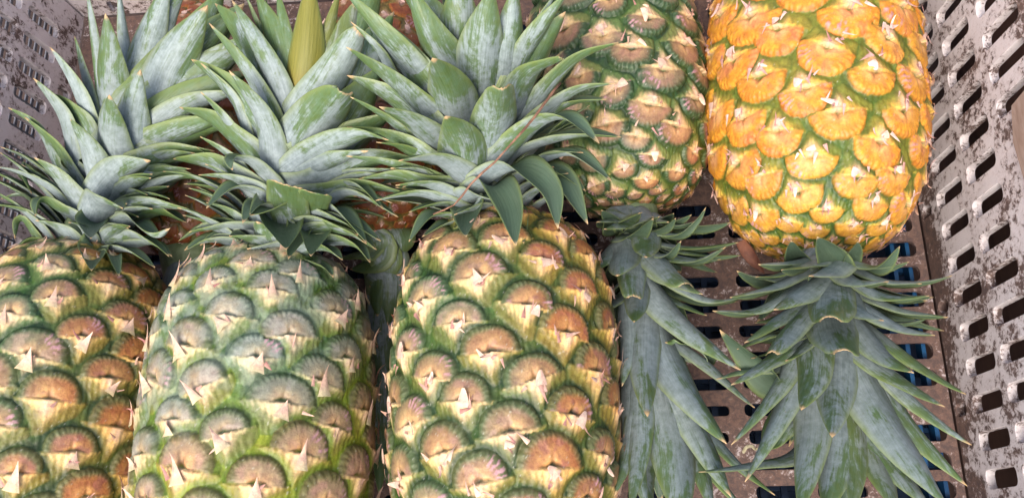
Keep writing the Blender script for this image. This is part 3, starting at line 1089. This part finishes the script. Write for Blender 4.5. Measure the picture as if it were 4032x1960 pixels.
LB += [
    (z((640, 520), (800, 120), (900, -150)), 200, 25, dict(r1=.022, green=.3)),
    (z((640, 640), (830, 330), (960, 60)), 170, 32, dict(r1=.018, green=.3)),
    (z((520, 640), (680, 330), (770, 0)), 225, 20, dict(r1=0.022, green=.2, olive=.3)),
    (z((560, 700), (740, 420), (860, 120)), 225, 30, dict(r1=0.020, green=.2)),
    (z((600, 800), (780, 560), (900, 330)), 210, 38, dict(r1=0.018, green=.3)),
    (z((620, 860), (800, 700), (980, 560)), 180, 42, dict(r1=0.018, green=.3)),
    (z((640, 940), (860, 830), (1080, 800)), 150, 48, dict(r1=0.016, green=.3)),
    (z((640, 1000), (860, 960), (1050, 980)), 120, 50, dict(r1=0.014, green=.3)),
    (z((360, 600), (200, 260), (60, 20)), 195, -40, dict(r1=0.022, green=.3)),
    (z((300, 760), (120, 480), (-60, 300)), 180, -45, dict(r1=0.020, green=.3)),
    (z((280, 880), (60, 640), (-120, 540)), 150, -48, dict(r1=0.018, green=.4)),
    (z((260, 1000), (60, 860), (-150, 800)), 135, -50, dict(r1=0.016, green=.3)),
    (z((430, 560), (350, 250), (260, -40)), 195, -25, dict(r1=0.030, green=.3)),
]
for pts, w, phi, kw in LB:
    crB.traced(pts, w, phi, **kw)
z = zoomed(600, 700, 2.576)
LB2 = [
    (z((1300, 560), (1240, 330), (990, 380)), 300, 0, dict(r1=.045)),
    (z((1250, 800), (1120, 600), (1060, 440)), 200, -5, dict(r1=.04)),
    (z((1130, 560), (980, 520), (690, 520), (370, 550)), 120, -45, dict(r1=.045)),
    (z((900, 820), (800, 640), (560, 520), (265, 640)), 90, -50, dict(r1=.04)),
    (z((880, 860), (760, 690), (560, 650), (325, 735)), 90, -50, dict(r1=.04)),
    (z((1150, 790), (960, 640), (780, 590)), 190, -20, dict(r1=.045)),
    (z((1240, 830), (1120, 750), (960, 720)), 230, -5, dict(r1=.04, green=-.6)),
    (z((1440, 500), (1700, 400), (2000, 480), (2080, 590)), 110, 45, dict(r1=.045)),
    (z((1450, 620), (1720, 510), (2030, 580), (2170, 670)), 110, 48, dict(r1=.045)),
    (z((1420, 740), (1750, 590), (2080, 600), (2268, 725)), 110, 50, dict(r1=.042)),
    (z((1560, 760), (1850, 680), (2080, 710), (2208, 858)), 100, 52, dict(r1=.042)),
    (z((1380, 830), (1620, 740), (1800, 750), (1928, 832)), 120, 35, dict(r1=.042)),
    (z((1400, 880), (1600, 880), (1760, 920), (1836, 1010)), 80, 40, dict(r1=.04, green=.1)),
    (z((1550, 560), (1640, 600), (1608, 795)), 150, 15, dict(r1=.055, green=.1)),
    (z((1440, 480), (1490, 560), (1380, 820)), 110, 8, dict(r1=.05, green=.3)),
    (z((1120, 860), (1180, 880), (1258, 962)), 130, 0, dict(r1=.035, olive=.8)),
    (z((920, 870), (850, 850), (745, 885)), 80, -25, dict(r1=.035, olive=.8)),
]
for pts, w, phi, kw in LB2:
    crB.traced(pts, w, phi, **kw)

# ---- C : centre
rootC, crC, *_ = pineapple('plump pineapple in the centre front with a dry brown strand across its broad spreading crown', (1990, 885), 0.088, (1982, 1960), 0.088, 0.2, 0.0625,
                           PAL_C, [('stub', 1), ('shred', 3)], -1, 37, (1900, 420), 0.135, p=3.0, roll=2.2, hk=0.0305)
z = zoomed(1350, 0, 1.2773)
LC = [
    (z((430, 460), (210, 210), (5, -45)), 160, -32, dict(r1=.045)),
    (z((300, 470), (180, 270), (40, 110)), 70, -50, dict(r1=.035)),
    (z((560, 400), (430, 180), (325, -80)), 195, -12, dict(r1=.045, green=.25)),
    (z((610, 300), (590, 100), (580, -140)), 245, 0, dict(r1=.035)),
    (z((690, 490), (695, 250), (750, -60)), 215, 4, dict(r1=.045, green=.45)),
    (z((810, 440), (840, 220), (870, -80)), 170, 18, dict(r1=.038)),
    (z((850, 430), (970, 200), (1140, -50)), 115, 30, dict(r1=.042, green=.4)),
    (z((900, 400), (980, 160), (1075, -40)), 70, 52, dict(r1=.03)),
    (z((490, 650), (260, 440), (18, 238)), 145, -30, dict(r1=.045, green=.1)),
    (z((580, 640), (530, 450), (452, 293)), 210, -8, dict(r1=.045, green=.1)),
    (z((640, 910), (590, 720), (517, 584)), 225, -3, dict(r1=.045, green=.15)),
    (z((520, 780), (350, 640), (183, 538)), 160, -25, dict(r1=.045, green=.15)),
    (z((400, 750), (210, 600), (38, 488)), 60, -52, dict()),
    (z((740, 800), (770, 620), (800, 445)), 205, 6, dict(r1=.05, green=.25, cut=.45)),
    (z((830, 640), (930, 400), (1108, 300)), 140, 22, dict(r1=.045, green=.2, cut=.4)),
    (z((770, 860), (960, 660), (1130, 600), (1290, 722)), 135, 30, dict(r1=.05)),
    (z((900, 700), (1160, 480), (1372, 418)), 90, 50, dict(r1=.04, green=.3)),
    (z((920, 620), (1160, 330), (1385, 213)), 90, 55, dict(r1=.035, green=.4)),
    (z((960, 640), (1150, 530), (1330, 500)), 80, 55, dict(r1=.035, green=.3)),
    (z((930, 760), (1180, 690), (1400, 690)), 90, 50, dict(r1=.04, green=.2)),
    (z((940, 860), (1150, 780), (1352, 912)), 85, 45, dict(r1=.045, green=.2)),
    (z((640, 940), (470, 820), (280, 808)), 150, -22, dict(r1=.045)),
    (z((580, 1010), (420, 940), (265, 932)), 90, -38, dict(r1=.042)),
    (z((440, 800), (300, 745), (168, 715)), 60, -46, dict(green=.5)),
    (z((480, 920), (260, 840), (18, 785)), 80, -52, dict(r1=.035, green=.2)),
    (z((480, 930), (380, 860), (240, 845)), 60, -50, dict(r1=.04)),
    (z((560, 1050), (380, 985), (165, 1008)), 85, -48, dict(r1=.04)),
    (z((690, 950), (880, 850), (1040, 960), (1082, 1150)), 155, 18, dict(r1=.06)),
    (z((680, 980), (770, 940), (840, 1050), (872, 1235)), 150, 5, dict(r1=.06)),
    (z((900, 900), (1080, 890), (1232, 1128)), 105, 35, dict(r1=.05)),
    (z((920, 900), (1080, 870), (1220, 960)), 90, 42, dict(r1=.04, green=.2)),
    (z((640, 1050), (640, 1050), (632, 1120), (620, 1190)), 140, -5, dict(r1=.05, green=.2)),
    (z((580, 1110), (440, 1090), (332, 1215)), 80, -36, dict(r1=.045, green=.2)),
    (z((600, 1140), (520, 1130), (400, 1190)), 80, -28, dict(r1=.04, green=.1)),
    (z((640, 1010), (690, 990), (770, 1010)), 150, 0, dict(r1=.036, green=-.3)),
    (z((860, 1060), (890, 1090), (910, 1225)), 70, 15, dict(r1=.048, green=.4)),
    (z((700, 1060), (650, 1060), (560, 1080)), 100, -10, dict(r1=.035)),
]
LC += [
    (z((480, 560), (260, 300), (90, 60)), 210, -40, dict(r1=0.022, green=.3)),
    (z((460, 700), (240, 520), (20, 380)), 180, -45, dict(r1=0.020, green=.4)),
    (z((420, 820), (200, 700), (20, 640)), 150, -48, dict(r1=0.020, green=.4)),
    (z((440, 940), (260, 900), (80, 900)), 120, -50, dict(r1=0.018, green=.4)),
    (z((560, 320), (420, 100), (260, -120)), 210, -22, dict(r1=0.026, green=.3)),
    (z((900, 480), (1020, 260), (1120, 60)), 165, 45, dict(r1=0.026, green=.4)),
]
for pts, w, phi, kw in LC:
    crC.traced(pts, w, phi, **kw)

# ---- D : upside-down behind C
rootD, crD, *_ = pineapple('smaller green pineapple lying head down between the central crown and the orange pineapple', (2500, 815), 0.055, (2392, 0), 0.055, 0.19, 0.0572,
                           PAL_D, [('stub', 1), ('shred', 2)], -1, 41, (2540, 1500), 0.06, taper=0.0, roll=0.9, hk=0.0292, r0=0.015)
crD.back = 0.03
z = zoomed(2350, 780, 1.0614)
LD = [
    (z((105, 165), (108, 220), (85, 325)), 125, -12, dict(r1=.04)),
    (z((210, 110), (208, 180), (205, 248)), 105, 10, dict(r1=.042)),
    (z((150, 190), (148, 320), (155, 408)), 120, 0, dict(r1=.038, cut=.5)),
    (z((170, 320), (165, 430), (155, 518)), 100, 0, dict(r1=.036, green=.1)),
    (z((200, 200), (310, 315), (442, 402)), 125, 28, dict(r1=.04)),
    (z((210, 190), (300, 290), (375, 355)), 130, 24, dict(r1=.043, cut=.5)),
    (z((210, 330), (330, 480), (602, 718)), 130, 22, dict(r1=.04, green=.1)),
    (z((200, 450), (195, 680), (212, 912)), 128, 0, dict(r1=.045)),
    (z((220, 470), (330, 720), (542, 1024)), 160, 15, dict(r1=.042, green=.1)),
    (z((175, 700), (180, 1000), (140, 1300)), 100, -10, dict(r1=.036)),
    (z((250, 720), (320, 1020), (365, 1380)), 195, 5, dict(r1=.035)),
    (z((280, 720), (420, 960), (562, 1246)), 125, 20, dict(r1=.032)),
    (z((120, 430), (125, 600), (105, 785)), 80, -28, dict(r1=.03)),
    (z((140, 730), (135, 1000), (75, 1240)), 85, -25, dict(r1=.03)),
    (z((150, 110), (330, 150), (410, 100), (456, 38)), 48, 50, dict(r1=.04)),
    (z((150, 80), (330, 112), (412, 98)), 40, 55, dict(r1=.035)),
    (z((190, 200), (290, 235), (352, 178)), 55, 42, dict(r1=.042)),
    (z((220, 215), (400, 258), (541, 203)), 55, 48, dict(r1=.038)),
    (z((220, 175), (400, 205), (592, 185)), 40, 58, dict(r1=.025, green=.3)),
    (z((250, 190), (430, 235), (600, 240)), 40, 60, dict(r1=.02, green=.5)),
    (z((300, 330), (470, 420), (622, 414)), 55, 50, dict(r1=.025)),
    (z((320, 420), (400, 460), (460, 490)), 40, 55, dict(r1=.02, green=.3)),
    (z((290, 560), (460, 680), (660, 875)), 70, 48, dict(r1=.018, green=.2)),
    (z((470, 672), (380, 612), (285, 602)), 60, 40, dict(r1=.02, green=.3)),
    (z((380, 950), (450, 1150), (490, 1330)), 110, 20, dict(r1=.02)),
    (z((480, 980), (600, 1110), (745, 1240)), 65, 40, dict(r1=.02)),
    (z((400, 1010), (520, 1180), (640, 1330)), 70, 30, dict(r1=.012, green=.3)),
    (z((210, 120), (225, 90), (235, 78)), 60, 10, dict(r1=.04, green=.2)),
    (z((250, 90), (290, 78), (322, 64)), 45, 30, dict(r1=.035)),
    (z((60, 40), (120, 70), (190, 60)), 60, 0, dict(r1=.036, green=.2)),
    (z((200, 1060), (200, 1180), (230, 1320)), 110, 0, dict(r1=.018, green=.2)),
    (z((230, 660), (160, 1000), (215, 1330)), 100, -3, dict(r1=.028)),
]
LD += [
    (z((70, 130), (60, 80), (20, 50)), 70, -20, dict(r1=.042, green=.2)),
    (z((130, 140), (190, 95), (262, 78)), 60, 15, dict(r1=.042)),
    (z((120, 120), (125, 80), (180, 62)), 80, 5, dict(r1=.044, green=.2)),
    (z((180, 140), (280, 125), (330, 84)), 50, 35, dict(r1=.04)),
    (z((100, 160), (160, 150), (236, 84)), 80, 8, dict(r1=.046, green=.2)),
    (z((60, 200), (20, 260), (0, 300)), 90, -30, dict(r1=.03, green=.2)),
    (z((140, 60), (90, 100), (30, 130)), 110, -20, dict(r1=.038, green=.2)),
    (z((190, 40), (235, 80), (300, 100)), 90, 30, dict(r1=.038)),
    (z((90, 40), (60, 80), (0, 100)), 90, -35, dict(r1=.036, green=.2)),
    (z((220, 60), (320, 92), (395, 70)), 50, 45, dict(r1=.034, green=.2)),
]
for pts, w, phi, kw in LD:
    kw['r1'] = kw.get('r1', .036) * 1.2
    kw.setdefault('tz', .007)
    kw['green'] = kw.get('green', 0) * .8 - .02
    crD.traced(pts, w * 1.12, phi, **kw)

# ---- E : orange
rootE, crE, *_ = pineapple('ripe orange and yellow pineapple lying head down beside the right slotted wall', (3222, 985), 0.072, (3186, 0), 0.072, 0.215, 0.0642,
                           PAL_E, [('stub', 1), ('shred', 4)], -1, 53, (3350, 1500), 0.075, roll=0.2, hk=0.029, r0=0.016)
z = zoomed(2750, 900, 1.181)
LE = [
    (z((640, 170), (600, 90), (552, 38)), 120, -8, dict(r1=.045, green=.1)),
    (z((480, 130), (450, 110), (432, 55)), 80, -30, dict(r1=.04)),
    (z((690, 150), (715, 110), (742, 60)), 70, 20, dict(r1=.042, green=.2)),
    (z((560, 110), (440, 150), (278, 166)), 75, -48, dict(r1=.04)),
    (z((580, 130), (490, 165), (385, 192)), 100, -25, dict(r1=.042, green=-.1)),
    (z((650, 130), (590, 190), (515, 220)), 140, -10, dict(r1=.044)),
    (z((650, 160), (730, 235), (884, 246)), 100, 22, dict(r1=.044)),
    (z((690, 120), (830, 175), (936, 82)), 75, 45, dict(r1=.042)),
    (z((680, 120), (830, 180), (980, 155)), 45, 52, dict(r1=.035)),
    (z((740, 180), (880, 240), (1038, 256)), 55, 52, dict(r1=.038)),
    (z((730, 230), (880, 310), (1073, 312)), 75, 45, dict(r1=.04)),
    (z((750, 280), (940, 370), (1162, 412)), 65, 52, dict(r1=.036)),
    (z((690, 260), (740, 360), (862, 428)), 110, 18, dict(r1=.046)),
    (z((750, 330), (930, 445), (1100, 496)), 95, 38, dict(r1=.042)),
    (z((470, 200), (320, 270), (146, 320)), 75, -46, dict(r1=.04)),
    (z((580, 210), (450, 300), (350, 378)), 140, -18, dict(r1=.045)),
    (z((440, 270), (260, 372), (66, 382)), 70, -52, dict(r1=.036)),
    (z((610, 220), (620, 330), (612, 408)), 185, 0, dict(r1=.048, cut=.55)),
    (z((620, 340), (630, 450), (682, 562)), 195, 2, dict(r1=.046, cut=.5)),
    (z((540, 320), (430, 450), (338, 572)), 115, -22, dict(r1=.045, cut=.5)),
    (z((480, 330), (350, 420), (214, 530)), 90, -42, dict(r1=.04)),
    (z((500, 460), (350, 580), (152, 726)), 105, -35, dict(r1=.042, green=.1)),
    (z((470, 520), (380, 700), (153, 1004)), 85, -32, dict(r1=.036)),
    (z((500, 530), (420, 760), (216, 1176)), 100, -22, dict(r1=.04)),
    (z((550, 430), (540, 650), (478, 842)), 145, -5, dict(r1=.046, green=.1)),
    (z((655, 520), (640, 750), (622, 968)), 155, 0, dict(r1=.045)),
    (z((560, 660), (530, 950), (470, 1320)), 150, -8, dict(r1=.04)),
    (z((700, 530), (830, 800), (1160, 1290)), 190, 14, dict(r1=.045)),
    (z((720, 390), (850, 560), (1002, 670)), 130, 28, dict(r1=.045)),
    (z((740, 540), (930, 680), (1144, 827)), 115, 36, dict(r1=.04)),
    (z((640, 760), (640, 1050), (590, 1330)), 165, -2, dict(r1=.036, green=.1)),
    (z((715, 760), (735, 1050), (720, 1330)), 110, 6, dict(r1=.034, green=.25, olive=.15)),
    (z((770, 860), (850, 1100), (930, 1330)), 140, 14, dict(r1=.034, green=.2, olive=.15)),
    (z((750, 820), (900, 1060), (1100, 1320)), 140, 22, dict(r1=.034)),
    (z((800, 450), (1050, 640), (1245, 770)), 80, 55, dict(r1=.02, green=.4)),
    (z((800, 600), (1000, 900), (1250, 1195)), 110, 50, dict(r1=.012, green=.5)),
    (z((800, 600), (1050, 830), (1270, 1005)), 75, 55, dict(r1=.016, green=.4)),
    (z((400, 720), (250, 600), (99, 468)), 110, -50, dict(r1=.02)),
    (z((470, 1010), (250, 1085), (2, 1130)), 95, -45, dict(r1=.03)),
    (z((360, 640), (190, 660), (82, 700)), 75, -50, dict(r1=.01)),
    (z((350, 232), (250, 222), (178, 195)), 75, -45, dict(r1=.02)),
    (z((420, 480), (300, 500), (180, 560)), 60, -52, dict(r1=.01, green=.5)),
    (z((440, 780), (330, 900), (300, 1060)), 110, -35, dict(r1=.006, green=.7)),
    (z((420, 900), (350, 1000), (300, 1030)), 100, -40, dict(r1=.01, green=.4)),
    (z((480, 620), (400, 780), (370, 800)), 90, -38, dict(r1=.012, green=.3)),
]
for pts, w, phi, kw in LE:
    kw['r1'] = kw.get('r1', .036) * 1.15
    kw.setdefault('tz', .007)
    kw['green'] = kw.get('green', 0) * .8 - .02
    crE.traced(pts, w * 1.1, phi, **kw)
# brown dry leaf at the orange pineapple's neck
q = [unproject(2915, 950, .062), unproject(2955, 1010, .062), unproject(3012, 1078, .056)]
dl = leaf_mesh(rootE, np.array(rootE.location), q, np.array([.8, .5, .3]), np.array([0, 0, 1.]), 0.0075, 0, bow=0.2, mat=M_DRY)
dl.name = 'dry_leaf'

# ---- F, G : the layer below, seen between the crowns
rootF, crF, *_ = pineapple('orange ripe pineapple half hidden beneath the crowns, its dark crown pointing down the central gap', (1490, 915), 0.036, (1500, 0), 0.036, 0.19, 0.044,
                           PAL_F, [('stub', 1), ('shred', 2)], -1, 61, (1500, 1400), 0.010, res=(360, 260), r0=0.014)#=(360, 260))
rootG, crG, *_ = pineapple('orange ripe pineapple almost covered by the crowns of the two leftmost pineapples', (760, 1000), 0.042, (800, 0), 0.042, 0.19, 0.046,
                           PAL_F, [('stub', 1), ('shred', 2)], -1, 67, (740, 1400), 0.03, res=(360, 260))
z = zoomed(1300, 850, 2.2775)
for pts, w, phi, kw in [
    (z((480, 200), (480, 330), (470, 480)), 230, 0, dict(r1=.015)),
    (z((440, 300), (330, 400), (180, 480)), 110, -40, dict(r1=.014)),
    (z((430, 380), (400, 520), (350, 640)), 150, -22, dict(r1=.014)),
    (z((500, 380), (500, 520), (480, 700)), 170, 0, dict(r1=.013)),
    (z((540, 380), (580, 520), (600, 640)), 130, 25, dict(r1=.012)),
    (z((460, 560), (440, 720), (420, 900)), 150, -6, dict(r1=.016)),
    (z((520, 540), (530, 760), (520, 980)), 150, 8, dict(r1=.014)),
    (z((460, 760), (450, 1400), (440, 2500)), 150, 0, dict(r1=.008)),
    (z((490, 760), (500, 1500), (520, 2500)), 120, 12, dict(r1=.006)),
    (z((430, 760), (380, 1600), (330, 2500)), 120, -12, dict(r1=.006)),
    (z((380, 300), (220, 330), (90, 380)), 70, -50, dict(r1=.014)),
]:
    kw['green'] = .5
    kw['r1'] *= .6
    kw['r0a'] = .001
    crF.traced(pts, w, phi, **kw)
for k in range(9):
    crG.free(0.1 + 0.09 * k, GOLD * k, 0.07 + 0.006 * k, 0.022, 0.5, 0.25)

# short thin leaves crowding the lower whorls
for cr, cnt in ((crA, 20), (crB, 22), (crC, 18), (crD, 8), (crE, 12)):
    for k in range(cnt):
        sgn = 1 if k % 2 else -1
        ph = sgn * math.radians(cr.rng.uniform(38, 100))
        t = 0.04 + 0.50 * cr.rng.random()
        cr.free(t, ph, cr.rng.uniform(0.04, 0.062), cr.rng.uniform(0.011, 0.016), 0.75, cr.rng.uniform(1.1, 1.75), cr.rng.uniform(-.1, .25))

# unseen undersides of the crowns
for cr in (crA, crB, crC, crD, crE):
    for k in range(12):
        t = 0.05 + 0.07 * k
        ph = math.pi + (cr.rng.random() - 0.5) * 2.2
        cr.free(t, ph, 0.045 + 0.004 * k, 0.022, 0.9 - 0.05 * k, 0.75 - 0.05 * k, 0.3)

# ---- dry brown strand lying across the central crown
z = zoomed(1350, 0, 1.2773)
sp = z((1093, 420), (1062, 455), (1030, 500), (1010, 525), (962, 592), (900, 665), (830, 742), (765, 815), (700, 870), (640, 930), (600, 985), (560, 1030), (510, 1055), (455, 1077))
zz = [0.160, 0.163, 0.165, 0.167, 0.169, 0.170, 0.170, 0.169, 0.167, 0.164, 0.160, 0.155, 0.150, 0.145]
S = [unproject(x, y, zv) for (x, y), zv in zip(sp, zz)]
V, Fq = [], []
rs = random.Random(5)
for i, p in enumerate(S):
    t = S[min(i + 1, len(S) - 1)] - S[max(i - 1, 0)]
    t = t / np.linalg.norm(t)
    u = np.cross(t, [0, 0, 1.])
    u /= np.linalg.norm(u)
    w = np.cross(u, t)
    r = 0.00072 * (1 - 0.45 * i / len(S)) * rs.uniform(0.8, 1.2)
    for k in range(8):
        a = 2 * math.pi * k / 8
        V.append(p + r * (math.cos(a) * u + math.sin(a) * w))
for i in range(len(S) - 1):
    for k in range(8):
        k2 = (k + 1) % 8
        Fq.append((i * 8 + k, i * 8 + k2, i * 8 + 8 + k2, i * 8 + 8 + k))
Fq += [tuple(range(7, -1, -1)), tuple(range(len(S) * 8 - 8, len(S) * 8))]
so = mesh_obj('dry_stalk', V, Fq, M_STALK)
so['label'] = 'thin brown dry strand lying across the central crown'
so['category'] = 'stalk'

# curled dry scrap of leaf near the lower edge, among the leaf tips of the orange pineapple
z = zoomed(2750, 900, 1.181)
q = [unproject(x, y, zv) for (x, y), zv in zip(z((208, 1040), (222, 1018), (250, 1012), (268, 1026), (290, 1018)), (.052, .056, .058, .054, .055))]
sc_ = leaf_mesh(None, np.zeros(3), q, np.array([0., .6, .8]), np.array([0, 0, 1.]), 0.0022, 0.5, mat=M_SCRAP)
sc_.name = 'leaf_scrap'
sc_['label'] = 'small pale curled scrap of dry leaf caught on leaf tips left of the right-hand crown'
sc_['category'] = 'leaf scrap'
